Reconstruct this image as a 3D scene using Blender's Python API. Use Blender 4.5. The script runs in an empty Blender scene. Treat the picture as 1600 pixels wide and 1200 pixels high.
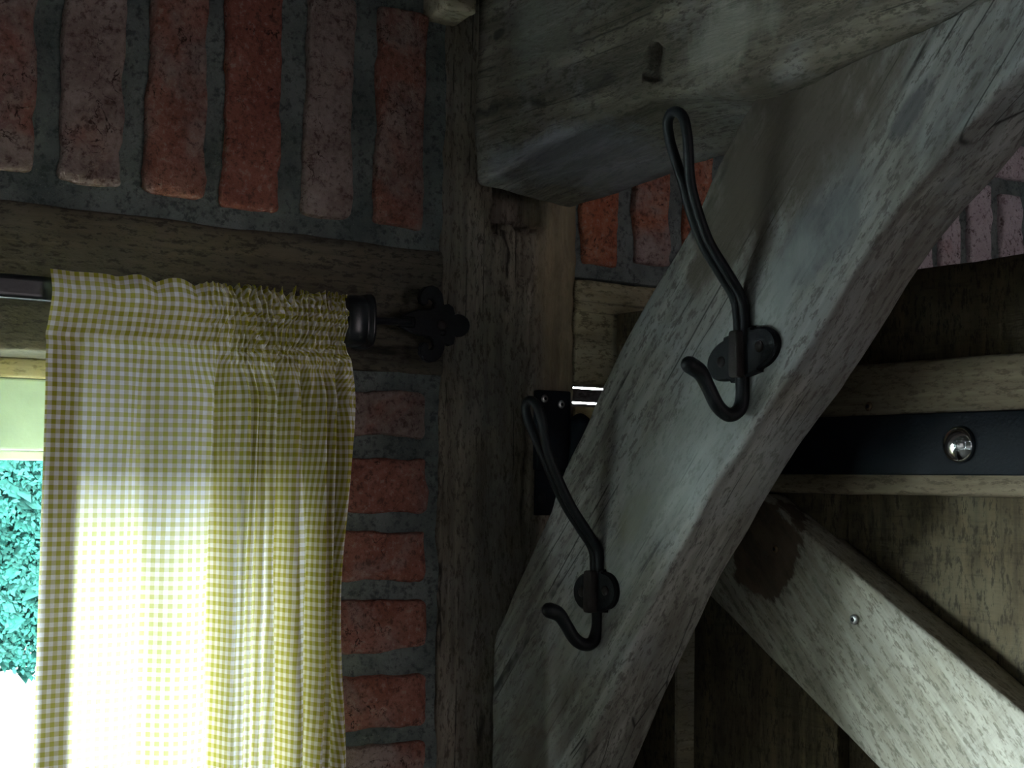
import bpy, math, random
from mathutils import Vector, Matrix, noise as mn

random.seed(7)
sc = bpy.context.scene
COL = sc.collection

# ------------------------------------------------------------------ camera
E = 1.65                                    # eye height; z below is mostly written as E + offset
YAW, PITCH, ROLL, FPX = math.radians(34.5), math.atan(148 / 2250), 0.012, 2250.0
CAM = Vector((-0.876, -1.42, E))
d0 = Vector((math.sin(YAW), math.cos(YAW), 0)); r0 = Vector((math.cos(YAW), -math.sin(YAW), 0)); u0 = Vector((0, 0, 1))
fw = (d0 * math.cos(PITCH) + u0 * math.sin(PITCH)).normalized()
up1 = (u0 * math.cos(PITCH) - d0 * math.sin(PITCH)).normalized()
UPV = up1 * math.cos(ROLL) - r0 * math.sin(ROLL)
RTV = r0 * math.cos(ROLL) + up1 * math.sin(ROLL)
cam = bpy.data.cameras.new('camera'); camo = bpy.data.objects.new('camera', cam); COL.objects.link(camo)
M3 = Matrix((RTV, UPV, -fw)).transposed()
camo.matrix_world = Matrix.Translation(CAM) @ M3.to_4x4()
cam.sensor_width = 36; cam.lens = FPX / 1600 * 36; cam.clip_start = 0.02; cam.clip_end = 200
sc.camera = camo

def PX(u, v, axis, val):
    """point of the room seen at pixel (u, v) that lies on the plane axis = val (z measured from the eye)"""
    d = fw + RTV * ((u - 800) / FPX) - UPV * ((v - 600) / FPX)
    k = 'xyz'.index(axis)
    t = (val - CAM[k]) / d[k]
    return CAM + d * t

# ------------------------------------------------------------------ world, light, exposure
SKY = 195.0
w = bpy.data.worlds.new('world'); sc.world = w; w.use_nodes = True
bg = w.node_tree.nodes['Background']; bg.inputs[0].default_value = (0.84, 0.94, 1.0, 1); bg.inputs[1].default_value = SKY
sc.view_settings.view_transform = 'Standard'; sc.view_settings.look = 'None'
sc.view_settings.gamma = 1.0; sc.view_settings.use_curve_mapping = False
sc.view_settings.exposure = -0.20
sc.cycles.max_bounces = 7; sc.cycles.diffuse_bounces = 4; sc.cycles.glossy_bounces = 3; sc.cycles.transmission_bounces = 5

def area(name, loc, direction, sx, sy, power, col, portal=False):
    L = bpy.data.lights.new(name, 'AREA'); L.shape = 'RECTANGLE'; L.size = sx; L.size_y = sy; L.energy = power; L.color = col
    if portal: L.cycles.is_portal = True
    o = bpy.data.objects.new(name, L); COL.objects.link(o); o.location = loc
    o.rotation_euler = Vector(direction).to_track_quat('-Z', 'Y').to_euler()
    return o
# sky light entering the window in view (portal: samples the sky through the opening)
area('window_portal', (-1.58, 0.150, E - 0.20), (0, -1, 0), 2.66, 0.52, 1, (1, 1, 1), portal=True)
# fill lamps added before the solid left wall and the wall behind the camera
area('left_fill_light', (-3.12, -1.9, E - 0.10), (1, 0, 0), 1.3, 1.0, 1.2, (1.0, 0.97, 0.98))
area('front_fill_light', (0.9, -3.92, E - 0.05), (0, 1, 0), 1.5, 1.0, 19, (1.0, 0.90, 0.93))

# ------------------------------------------------------------------ helpers
def tag(o, label=None, category=None, group=None, kind=None):
    if label: o['label'] = label
    if category: o["category"] = category
    if group: o['group'] = group
    if kind: o['kind'] = kind
    return o

def empty(name, loc, **k):
    o = bpy.data.objects.new(name, None); COL.objects.link(o); o.location = loc; o.empty_display_size = 0.05
    return tag(o, **k)

def mesh(name, verts, faces, mat, parent=None, smooth=True, **k):
    """vertices are given in room coordinates; a child's are stored relative to its top parent"""
    off = Vector((0, 0, 0)); p = parent
    while p is not None:
        off += p.location; p = p.parent
    me = bpy.data.meshes.new(name)
    me.from_pydata([tuple(Vector(v) - off) for v in verts], [], faces)
    me.materials.append(mat)
    if smooth:
        me.polygons.foreach_set('use_smooth', [True] * len(me.polygons))
    me.update()
    o = bpy.data.objects.new(name, me); COL.objects.link(o)
    if parent is not None: o.parent = parent
    return tag(o, **k)

def origin_to(o, loc):
    loc = Vector(loc); o.data.transform(Matrix.Translation(-loc)); o.location = loc; return o

def fbm(p, s, oct=3):
    return mn.fractal(Vector(p) * s, 1.0, 2.0, oct, noise_basis='PERLIN_ORIGINAL')

def rbox(lo, hi, step, r, disp=None):
    """rounded box with a grid of about `step`; disp(p, n) -> moved point"""
    lo = Vector(lo); hi = Vector(hi); c = (lo + hi) / 2; h = (hi - lo) / 2
    st = step if hasattr(step, '__len__') else (step,) * 3
    n = [max(1, int(round(2 * h[i] / st[i]))) for i in range(3)]
    # always have rows near the edges for the rounding
    def coords(i):
        a = [-h[i] + 2 * h[i] * k / n[i] for k in range(n[i] + 1)]
        rr = min(r, h[i] * .49)
        ex = [-h[i] + rr * .35, -h[i] + rr, h[i] - rr, h[i] - rr * .35]
        out = sorted(set([-h[i], h[i]] + ex + [q for q in a if min(abs(q - e) for e in ex + [-h[i], h[i]]) > rr * .3 + 1e-6]))
        return out
    C = [coords(i) for i in range(3)]
    verts = []; faces = []; idx = {}
    def vid(p):
        key = (round(p[0], 6), round(p[1], 6), round(p[2], 6))
        if key in idx: return idx[key]
        q = Vector(p)
        inner = Vector([max(-h[i] + min(r, h[i] * .49), min(h[i] - min(r, h[i] * .49), q[i])) for i in range(3)])
        nn = q - inner
        nn = nn.normalized() if nn.length > 1e-9 else Vector((0, 0, 1))
        q2 = inner + nn * min(r, min(h) * .49) + c
        if disp: q2 = disp(q2, nn)
        idx[key] = len(verts); verts.append(q2); return idx[key]
    for ax in range(3):
        a, b = [(1, 2), (2, 0), (0, 1)][ax]
        for sgn in (-1, 1):
            for i in range(len(C[a]) - 1):
                for j in range(len(C[b]) - 1):
                    q = []
                    for (ii, jj) in ((i, j), (i + 1, j), (i + 1, j + 1), (i, j + 1)):
                        p = [0, 0, 0]; p[ax] = sgn * h[ax]; p[a] = C[a][ii]; p[b] = C[b][jj]; q.append(vid(p))
                    faces.append(q if sgn > 0 else q[::-1])
    return verts, faces

def tube(path, rad, nseg=12, cap=True, flat=None):
    pts = [Vector(p) for p in path]; n = len(pts)
    verts = []; faces = []
    t0 = (pts[1] - pts[0]).normalized()
    ref = Vector((0, 1, 0)) if abs(t0.y) < .9 else Vector((1, 0, 0))
    nrm = (ref - t0 * ref.dot(t0)).normalized()
    for i in range(n):
        t = (pts[min(i + 1, n - 1)] - pts[max(i - 1, 0)]).normalized()
        nrm = (nrm - t * nrm.dot(t)).normalized(); b = t.cross(nrm)
        r = rad(i / (n - 1)) if callable(rad) else rad
        for k in range(nseg):
            a = 2 * math.pi * k / nseg
            verts.append(pts[i] + nrm * math.cos(a) * r + b * math.sin(a) * r)
    for i in range(n - 1):
        for k in range(nseg):
            k2 = (k + 1) % nseg
            faces.append((i * nseg + k, i * nseg + k2, (i + 1) * nseg + k2, (i + 1) * nseg + k))
    if cap:
        for s, i, tt in ((0, 0, -1), (1, n - 1, 1)):
            t = (pts[min(i + 1, n - 1)] - pts[max(i - 1, 0)]).normalized() * tt
            r = rad(s) if callable(rad) else rad
            base = i * nseg; prev = list(range(base, base + nseg))
            for f, hgt in ((.75, .55), (.35, .85)):
                new = []
                for k in range(nseg):
                    new.append(len(verts)); verts.append(pts[i] + (verts[base + k] - pts[i]) * f + t * r * hgt)
                for k in range(nseg):
                    k2 = (k + 1) % nseg
                    q = (prev[k], prev[k2], new[k2], new[k]); faces.append(q if tt > 0 else q[::-1])
                prev = new
            cvi = len(verts); verts.append(pts[i] + t * r * .97)
            for k in range(nseg):
                q = (prev[k], prev[(k + 1) % nseg], cvi); faces.append(q if tt > 0 else q[::-1])
    return verts, faces

def spline(pts, per=8):
    pts = [Vector(p) for p in pts]; out = []
    P = [pts[0] * 2 - pts[1]] + pts + [pts[-1] * 2 - pts[-2]]
    for i in range(1, len(P) - 2):
        for k in range(per):
            t = k / per; a, b, c, d = P[i - 1], P[i], P[i + 1], P[i + 2]
            out.append(.5 * ((2 * b) + (c - a) * t + (2 * a - 5 * b + 4 * c - d) * t * t + (3 * b - a - 3 * c + d) * t ** 3))
    out.append(pts[-1]); return out

def prism(outline, place, depth, bev=0.0015, centre=None):
    """2-D outline -> slab; place(a, b, h) -> point; h = 0 back .. depth front, front edge bevelled by shrinking towards centre"""
    n = len(outline)
    area_ = sum(outline[i][0] * outline[(i + 1) % n][1] - outline[(i + 1) % n][0] * outline[i][1] for i in range(n))
    if area_ < 0: outline = outline[::-1]
    # inward offset along vertex normals
    ins = []
    for i in range(n):
        a = Vector(outline[i - 1]); b = Vector(outline[i]); c = Vector(outline[(i + 1) % n])
        e = ((b - a).normalized() + (c - b).normalized())
        e = e.normalized() if e.length > 1e-9 else (c - b).normalized()
        ins.append(b + Vector((-e.y, e.x)) * bev)
    verts = [place(p[0], p[1], 0) for p in outline] + [place(p[0], p[1], depth - bev) for p in outline] + [place(p[0], p[1], depth) for p in ins]
    faces = []
    for r in range(2):
        for i in range(n):
            j = (i + 1) % n; faces.append((r * n + i, r * n + j, (r + 1) * n + j, (r + 1) * n + i))
    faces.append(tuple(range(2 * n, 3 * n))); faces.append(tuple(range(n - 1, -1, -1)))
    return verts, faces

def fix_normals(o):
    import bmesh
    bm = bmesh.new(); bm.from_mesh(o.data); bmesh.ops.recalc_face_normals(bm, faces=bm.faces); bm.to_mesh(o.data); bm.free(); return o

def disc(c, nrm, r, dome, nseg=20, rings=5, full=False):
    """domed cap of radius r, height dome, standing on c along nrm"""
    nrm = Vector(nrm).normalized(); a = nrm.orthogonal().normalized(); b = nrm.cross(a)
    c = Vector(c); verts = []; faces = []
    for i in range(rings):
        th = math.pi / 2 * i / rings
        for k in range(nseg):
            f = 2 * math.pi * k / nseg
            verts.append(c + (a * math.cos(f) + b * math.sin(f)) * r * math.cos(th) + nrm * dome * math.sin(th))
    verts.append(c + nrm * dome)
    for i in range(rings - 1):
        for k in range(nseg):
            k2 = (k + 1) % nseg; faces.append((i * nseg + k, i * nseg + k2, (i + 1) * nseg + k2, (i + 1) * nseg + k))
    for k in range(nseg): faces.append(((rings - 1) * nseg + k, (rings - 1) * nseg + (k + 1) % nseg, len(verts) - 1))
    faces.append(tuple(range(nseg - 1, -1, -1)))
    return verts, faces

# ------------------------------------------------------------------ materials
class NT:
    def __init__(s, name):
        s.m = bpy.data.materials.new(name); s.m.use_nodes = True; s.t = s.m.node_tree
        s.b = s.t.nodes['Principled BSDF']; s.out = s.t.nodes['Material Output']
    def n(s, typ, **k):
        nd = s.t.nodes.new(typ)
        for a, v in k.items():
            if a.startswith('i_'): nd.inputs[a[2:].replace('_', ' ')].default_value = v
            else: setattr(nd, a, v)
        return nd
    def l(s, a, b): s.t.links.new(a, b)
    def coord(s, rot=(0, 0, 0), scale=(1, 1, 1), loc=(0, 0, 0), out='Object'):
        tc = s.n('ShaderNodeTexCoord'); mp = s.n('ShaderNodeMapping'); mp.vector_type = 'POINT'
        mp.inputs['Rotation'].default_value = rot; mp.inputs['Scale'].default_value = scale; mp.inputs['Location'].default_value = loc
        s.l(tc.outputs[out], mp.inputs[0]); return mp.outputs[0]
    def scaled(s, vec, sc_):
        mp = s.n('ShaderNodeMapping'); mp.inputs['Scale'].default_value = sc_; s.l(vec, mp.inputs[0]); return mp.outputs[0]
    def noise(s, vec, scale, detail=4, rough=.6, dist=0):
        nd = s.n('ShaderNodeTexNoise'); nd.inputs['Scale'].default_value = scale; nd.inputs['Detail'].default_value = detail
        nd.inputs['Roughness'].default_value = rough; nd.inputs['Distortion'].default_value = dist
        s.l(vec, nd.inputs['Vector']); return nd.outputs['Fac']
    def voro(s, vec, scale, feat='DISTANCE_TO_EDGE', rnd=1):
        nd = s.n('ShaderNodeTexVoronoi', feature=feat); nd.inputs['Scale'].default_value = scale; nd.inputs['Randomness'].default_value = rnd
        s.l(vec, nd.inputs['Vector']); return nd.outputs['Distance']
    def ramp(s, f, a, b, va=0., vb=1.):
        nd = s.n('ShaderNodeMapRange', interpolation_type='SMOOTHSTEP')
        nd.inputs[1].default_value = a; nd.inputs[2].default_value = b; nd.inputs[3].default_value = va; nd.inputs[4].default_value = vb
        s.l(f, nd.inputs[0]); return nd.outputs[0]
    def math(s, op, a, b=None):
        nd = s.n('ShaderNodeMath', operation=op)
        for i, q in enumerate((a, b)):
            if q is None: continue
            if isinstance(q, (int, float)): nd.inputs[i].default_value = q
            else: s.l(q, nd.inputs[i])
        return nd.outputs[0]
    def mix(s, f, a, b, mode='MIX'):
        nd = s.n('ShaderNodeMix', data_type='RGBA', blend_type=mode)
        if isinstance(f, (int, float)): nd.inputs[0].default_value = f
        else: s.l(f, nd.inputs[0])
        for q, i in ((a, 6), (b, 7)):
            if isinstance(q, tuple): nd.inputs[i].default_value = q if len(q) == 4 else (*q, 1)
            else: s.l(q, nd.inputs[i])
        return nd.outputs[2]
    def bump(s, h, strength, dist, prev=None):
        nd = s.n('ShaderNodeBump'); nd.inputs['Strength'].default_value = strength; nd.inputs['Distance'].default_value = dist
        s.l(h, nd.inputs['Height'])
        if prev is not None: s.l(prev, nd.inputs['Normal'])
        return nd.outputs[0]
    def xyz(s, vec):
        nd = s.n('ShaderNodeSeparateXYZ'); s.l(vec, nd.inputs[0]); return nd.outputs

def wood(name, rot=(0, 0, 0), light=(.26, .23, .19), dark=(.085, .07, .055), stain=(.03, .026, .022), stain_amt=.45,
         crack=.5, grain=1.0, tint=(.22, .23, .25), tint_amt=.35, rough=.82, seed=0., fibre=70, bump=.5, extra=None, saw=0., hewn=0.):
    """weathered timber; the grain runs along local Z after `rot`"""
    t = NT(name); v = t.coord(rot=rot, loc=(seed, seed * .7, seed * .3))
    g = t.scaled(v, (1, 1, .05)); g2 = t.scaled(v, (1, 1, .16))
    fib = t.noise(g, fibre, 5, .65, .4); fib2 = t.noise(t.scaled(v, (1, 1, .05)), fibre * .4, 4, .6, .25)
    patch = t.noise(v, 7, 5, .62, .4); blot = t.noise(g2, 16, 5, .68, .6); fine = t.noise(t.scaled(v, (1, 1, .35)), 190, 3, .75)
    col = t.mix(t.ramp(fib2, .3, .7), dark, light)
    col = t.mix(t.ramp(fib, .35, .7, 0., .45 * grain), col, tuple(q * .45 for q in dark))
    col = t.mix(t.ramp(patch, .42, .66, 0, tint_amt), col, tint)
    col = t.mix(t.ramp(blot, .53, .70, 0, stain_amt), col, stain)
    col = t.mix(t.ramp(fine, .49, .64, 0, .75), col, tuple(q * .45 for q in dark))
    # drying cracks along the grain
    cv = t.voro(t.scaled(v, (1, 1, .014)), 30); cm = t.ramp(cv, 0.0, .028, 1, 0)
    cm = t.math('MULTIPLY', cm, t.ramp(t.noise(v, 9, 3, .6), .47, .57))
    cm = t.math('MULTIPLY', cm, crack)
    col = t.mix(cm, col, (.008, .007, .006))
    if extra: col = extra(t, v, col)
    hgt = t.math('ADD', t.math('MULTIPLY', fib, .45), t.math('MULTIPLY', fine, .4))
    if hewn:
        hw = t.noise(t.scaled(v, (1, 1, .22)), 34, 4, .7, .8)
        hgt = t.math('ADD', hgt, t.math('MULTIPLY', hw, hewn)); col = t.mix(t.ramp(hw, .44, .62, .55 * min(1, hewn), 0), col, tuple(q * .5 for q in dark))
    if saw:
        sm = t.noise(t.scaled(v, (.12, .12, 1)), 150, 3, .6)
        hgt = t.math('ADD', hgt, t.math('MULTIPLY', sm, saw))
        col = t.mix(t.ramp(sm, .5, .75, 0, .4 * saw), col, tuple(q * .4 for q in dark))
    t.l(col, t.b.inputs['Base Color']); t.b.inputs['Roughness'].default_value = rough
    t.b.inputs['Specular IOR Level'].default_value = .25
    t.l(t.bump(hgt, bump, .0032), t.b.inputs['Normal'])
    return t.m

# grain of the brace runs from the post up towards the room in the y-z plane
BR_ANG = math.atan2(0.50, 0.56)              # tilt of its axis from vertical (towards -y)

def post_extra(t, v, col):
    x = t.xyz(v)[0]
    nz = t.noise(t.scaled(v, (1, 1, .2)), 14, 4, .6)
    f = t.ramp(t.math('ADD', x, t.math('MULTIPLY', t.math('SUBTRACT', nz, .5), .10)), .12, .165)
    z = t.xyz(v)[2]
    up = t.ramp(t.math('ADD', z, t.math('MULTIPLY', nz, .2)), E + .05, E + .26)
    return t.mix(t.math('MULTIPLY', t.math('MULTIPLY', f, up), .75), col, t.mix(t.ramp(nz, .35, .65), (.10, .075, .04), (.30, .24, .14)))

def spots(t, col, lst, rotx=0.):
    tc = t.n('ShaderNodeTexCoord')
    nz = t.noise(t.coord(rot=(rotx, 0, 0), scale=(1, 1, .4)), 42, 4, .65); nz2 = t.noise(tc.outputs['Object'], 13, 2, .5)
    wob = t.math('ADD', t.math('SUBTRACT', nz, .5), t.math('SUBTRACT', nz2, .5))
    for (p, ry, rz, c, amt, soft) in lst:
        sub = t.n('ShaderNodeVectorMath', operation='SUBTRACT'); t.l(tc.outputs['Object'], sub.inputs[0]); sub.inputs[1].default_value = p
        mp = t.n('ShaderNodeMapping'); mp.vector_type = 'POINT'; mp.inputs['Rotation'].default_value = (rotx, 0, 0); mp.inputs['Scale'].default_value = (1, 1, 1)
        t.l(sub.outputs[0], mp.inputs[0]); m2 = t.scaled(mp.outputs[0], (0, 1 / ry, 1 / rz))
        ln = t.n('ShaderNodeVectorMath', operation='LENGTH'); t.l(m2, ln.inputs[0])
        dd = t.math('ADD', ln.outputs[1], t.math('MULTIPLY', wob, 1.5))
        col = t.mix(t.ramp(dd, 1 - soft, 1 + soft, amt, 0), col, c)
    return col
def brace_extra(t, v, col):
    Q = lambda a, b: PX(a, b, 'x', .072)
    return spots(t, col, [(Q(1245, 200), .085, .15, (.062, .048, .035), .88, .45), (Q(1150, 330), .035, .07, (.075, .063, .048), .7, .4), (Q(1275, 370), .032, .06, (.058, .06, .066), .75, .35),
                          (Q(1420, 175), .012, .03, (.05, .05, .055), .7, .3), (Q(985, 815), .016, .038, (.10, .085, .04), .8, .3), 
                          (Q(825, 1130), .06, .11, (.115, .10, .078), .6, .5), (Q(1075, 700), .04, .25, (.31, .335, .32), .5, .6)], -BR_ANG)  # last spot: window light along the face painted in as a pale strip
def beam_extra(t, v, col):
    Q = lambda a, b: PX(a, b, 'x', .046)
    o_ = Vector((.12, 0, E + .34))
    return spots(t, col, [(Q(1005, 85) - o_, .035, .045, (.09, .08, .065), .35, .5), (Q(780, 52) - o_, .012, .006, (.02, .018, .015), .9, .4), (Q(1130, 60) - o_, .05, .03, (.42, .41, .35), .6, .5), (Q(860, 240) - o_, .10, .025, (.26, .26, .30), .6, .5), (Q(850, 40) - o_, .06, .05, (.24, .23, .19), .5, .5)])
M = {}
M['post'] = wood('post_timber', light=(.32, .275, .215), dark=(.105, .083, .058), stain=(.02, .017, .013), stain_amt=.75, crack=.9, tint=(.22, .215, .21), tint_amt=.4, extra=post_extra, seed=0.0, hewn=.5, bump=.7)
M['rail'] = wood('rail_timber', rot=(0, math.pi / 2, 0), light=(.115, .095, .065), dark=(.05, .042, .03), stain=(.010, .009, .007), stain_amt=.97, crack=.3, tint=(.12, .11, .09), tint_amt=.4, seed=1.3)
M['beam'] = wood('beam_timber', rot=(math.pi / 2, 0, 0), light=(.25, .215, .165), dark=(.095, .08, .06), stain=(.035, .032, .03), stain_amt=.55, crack=.8, tint=(.27, .27, .285), tint_amt=.5, seed=2.1, hewn=.6, extra=beam_extra, bump=.6)
M['brace'] = wood('brace_timber', rot=(-BR_ANG, 0, 0), light=(.275, .267, .243), dark=(.13, .118, .10), stain=(.042, .036, .03), stain_amt=.55, crack=.9, tint=(.215, .23, .245), tint_amt=.5, seed=3.7, fibre=110, bump=.4, extra=brace_extra)
M['lintel'] = wood('door_head_timber', rot=(0, math.pi / 2, 0), light=(.50, .44, .27), dark=(.22, .185, .10), stain=(.10, .085, .04), stain_amt=.5, crack=.5, tint=(.5, .47, .36), tint_amt=.4, seed=4.4)
M['block'] = wood('yellow_block', rot=(0, math.pi / 2, 0), light=(.72, .64, .36), dark=(.5, .42, .2), stain=(.3, .25, .12), stain_amt=.3, crack=.1, seed=4.9)
M['board'] = wood('door_board', light=(.115, .085, .045), dark=(.048, .034, .018), stain=(.02, .014, .009), stain_amt=.5, crack=.15, tint=(.15, .13, .08), tint_amt=.5, seed=5.2, saw=1.0)
M['ledge'] = wood('door_ledge', rot=(math.pi / 2, 0, 0), light=(.25, .195, .13), dark=(.15, .115, .072), stain=(.095, .07, .045), stain_amt=.35, crack=.1, tint=(.24, .20, .14), tint_amt=.3, seed=6.1, bump=.25, fibre=120)
M['pale'] = wood('pale_new_timber', rot=(0, math.pi / 2, 0), light=(.52, .43, .29), dark=(.34, .27, .17), stain=(.16, .13, .09), stain_amt=.3, crack=.1, seed=7.7, bump=.25)
M['oak'] = wood('window_oak', rot=(0, math.pi / 2, 0), light=(.40, .34, .19), dark=(.24, .19, .09), stain=(.12, .09, .04), stain_amt=.3, crack=.1, seed=8.2, bump=.2)
M['dark_plank'] = wood('blackout_plank', rot=(0, math.pi / 2, 0), light=(.06, .05, .04), dark=(.03, .026, .02), seed=9.5)

def zbrace_extra(t, v, col):
    # ragged damp stain around the upper screw
    p = PX(1196, 862, 'x', .25)
    tc = t.n('ShaderNodeTexCoord')
    sub = t.n('ShaderNodeVectorMath', operation='SUBTRACT'); t.l(tc.outputs['Object'], sub.inputs[0]); sub.inputs[1].default_value = p - ROOT_DOOR
    mp = t.n('ShaderNodeMapping'); mp.inputs['Rotation'].default_value = (math.radians(42), 0, 0); mp.inputs['Scale'].default_value = (0, 1.0, .95)
    t.l(sub.outputs[0], mp.inputs[0])
    ln = t.n('ShaderNodeVectorMath', operation='LENGTH'); t.l(mp.outputs[0], ln.inputs[0])
    nz = t.noise(t.scaled(v, (1, 1, .35)), 45, 5, .6); nz2 = t.noise(v, 14, 2, .5)
    dd = t.math('ADD', ln.outputs[1], t.math('ADD', t.math('MULTIPLY', t.math('SUBTRACT', nz, .5), .06), t.math('MULTIPLY', t.math('SUBTRACT', nz2, .5), .05)))
    return t.mix(t.ramp(dd, .052, .057, .93, 0), col, t.mix(t.ramp(nz, .35, .65), (.05, .03, .018), (.105, .068, .042)))
ROOT_DOOR = Vector((.225, -.01, 0.0))
M['zbrace'] = wood('door_brace', rot=(math.radians(44), 0, 0), light=(.45, .42, .34), dark=(.29, .265, .20), stain=(.17, .155, .12), stain_amt=.4, crack=.05, tint=(.42, .41, .37), tint_amt=.3, seed=6.9, bump=.3, fibre=130, extra=zbrace_extra, saw=.5)

def brick_mat(name='old_brick', reds=((.20, .074, .053), (.28, .125, .095)), greys=((.185, .13, .118), (.29, .225, .205)), bias=.2):
    t = NT(name); tc = t.n('ShaderNodeTexCoord'); oi = t.n('ShaderNodeObjectInfo')
    ad = t.n('ShaderNodeVectorMath', operation='ADD'); t.l(tc.outputs['Object'], ad.inputs[0])
    cb = t.n('ShaderNodeCombineXYZ'); r = t.math('MULTIPLY', oi.outputs['Random'], 37.); t.l(r, cb.inputs[0]); t.l(r, cb.inputs[2]); t.l(cb.outputs[0], ad.inputs[1])
    v = ad.outputs[0]
    big = t.noise(v, 9, 4, .6, .5); mid = t.noise(v, 26, 5, .65, .4); fine = t.noise(v, 130, 4, .75)
    red = t.mix(t.ramp(mid, .3, .7), *reds)
    grey = t.mix(t.ramp(mid, .3, .7), *greys)
    amt = t.math('ADD', t.math('MULTIPLY', big, 1.1), t.math('SUBTRACT', t.math('MULTIPLY', oi.outputs['Random'], .42), bias))
    col = t.mix(t.ramp(amt, .40, .66), red, grey)
    cr = t.math('ABSOLUTE', t.math('SUBTRACT', t.noise(v, 34, 4, .6, .6), .5)); crm = t.math('MULTIPLY', t.ramp(cr, 0, .016, 1, 0), t.ramp(t.noise(v, 21, 3, .6), .50, .60))
    col = t.mix(crm, col, (.03, .015, .012))
    col = t.mix(t.ramp(fine, .50, .66, 0, .75), col, (.07, .036, .03)); col = t.mix(t.ramp(fine, .46, .34, 0, .4), col, (.36, .29, .26))
    t.l(col, t.b.inputs['Base Color']); t.b.inputs['Roughness'].default_value = .95; t.b.inputs['Specular IOR Level'].default_value = .1
    h = t.math('SUBTRACT', t.math('MULTIPLY', mid, 1.2), t.math('MULTIPLY', fine, .9))
    t.l(t.bump(h, .8, .006), t.b.inputs['Normal']); return t.m
M['brick'] = brick_mat(); M['brick_red'] = brick_mat('red_brick', ((.20, .066, .05), (.27, .105, .08)), bias=.36); M['brick_grey'] = brick_mat('grey_brick', bias=.02); M['brick_orange'] = brick_mat('orange_brick', ((.30, .095, .05), (.36, .15, .09)), bias=.42); M['brick_pale'] = brick_mat('lit_pale_brick', ((.36, .20, .19), (.42, .28, .27)), ((.42, .35, .37), (.52, .46, .48)), .05)  # pale brick: brighter light right of the doorway put into its colour

def mortar_mat():
    t = NT('lime_mortar'); v = t.coord()
    a = t.noise(v, 12, 5, .6); b = t.noise(v, 130, 4, .7); c = t.voro(v, 190, 'F1')
    col = t.mix(t.ramp(a, .3, .7), (.09, .11, .106), (.185, .205, .195))
    col = t.mix(t.ramp(b, .48, .66, 0, .75), col, (.045, .055, .054))
    col = t.mix(t.ramp(c, 0, .16, .5, 0), col, (.32, .33, .30))
    t.l(col, t.b.inputs['Base Color']); t.b.inputs['Roughness'].default_value = .95; t.b.inputs['Specular IOR Level'].default_value = .1
    t.l(t.bump(t.math('ADD', b, t.math('MULTIPLY', a, .8)), 1.0, .006), t.b.inputs['Normal']); return t.m
M['mortar'] = mortar_mat()

def iron(name, base=(.0055, .0062, .0075), rough=.5, spec=.16, bmp=.35):
    t = NT(name); v = t.coord(); b = t.noise(v, 260, 4, .65); a = t.noise(v, 40, 4, .6)
    t.l(t.mix(t.ramp(a, .4, .75, 0, .6), base, tuple(q * 1.9 for q in base)), t.b.inputs['Base Color'])
    t.b.inputs['Roughness'].default_value = rough; t.b.inputs['Specular IOR Level'].default_value = spec
    t.l(t.bump(b, bmp, .0012), t.b.inputs['Normal']); return t.m
M['iron'] = iron('black_iron'); M['rust'] = iron('brown_iron', (.022, .018, .017), .7, .2)
M['gloss'] = iron('black_gloss', (.006, .007, .009), .28, .4, .08)
M['strap'] = iron('black_strap', (.003, .0045, .007), .6, .12)

def metal(name, col, rough):
    t = NT(name); v = t.coord(); t.b.inputs['Metallic'].default_value = 1
    t.l(t.mix(t.ramp(t.noise(v, 90, 3), .4, .7), col, tuple(q * .8 for q in col)), t.b.inputs['Base Color'])
    t.b.inputs['Roughness'].default_value = rough; return t.m
M['chrome'] = metal('polished_steel', (.85, .87, .88), .12); M['zinc'] = metal('zinc_screw', (.62, .62, .62), .35)
M['brass'] = metal('rusty_screw', (.25, .17, .10), .5)

def gingham():
    t = NT('gingham_cotton'); uv = t.n('ShaderNodeUVMap'); s = t.xyz(uv.outputs[0])
    per = .0088
    def stripe(c):
        f = t.math('FRACT', t.math('DIVIDE', c, per))
        # soft edged square wave
        tri = t.math('ABSOLUTE', t.math('SUBTRACT', f, .5))
        return t.ramp(tri, .235, .265)
    a = stripe(s[0]); b = stripe(s[1])
    sm = t.math('MULTIPLY', t.math('ADD', a, b), .5)
    yel = t.mix(t.ramp(sm, .55, .95), (.62, .56, .36), (.40, .37, .03))
    col = t.mix(t.ramp(sm, .05, .45), (.90, .88, .91), yel)
    cv = t.n('ShaderNodeCombineXYZ'); t.l(s[0], cv.inputs[0]); t.l(s[1], cv.inputs[1])
    wv = t.noise(cv.outputs[0], 1400, 2, .5)
    col = t.mix(t.ramp(wv, .45, .8, 0, .22), col, (.35, .32, .2))
    df = t.n('ShaderNodeBsdfDiffuse'); tr = t.n('ShaderNodeBsdfTranslucent'); mx = t.n('ShaderNodeMixShader'); mx.inputs[0].default_value = .070
    t.l(col, df.inputs[0]); t.l(t.mix(.26, col, (.90, .92, .90)), tr.inputs[0])
    bp = t.bump(t.noise(cv.outputs[0], 60, 3, .5), .15, .004); t.l(bp, df.inputs['Normal'])
    t.l(df.outputs[0], mx.inputs[1]); t.l(tr.outputs[0], mx.inputs[2]); t.l(mx.outputs[0], t.out.inputs[0]); return t.m
M['cloth'] = gingham()

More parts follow.
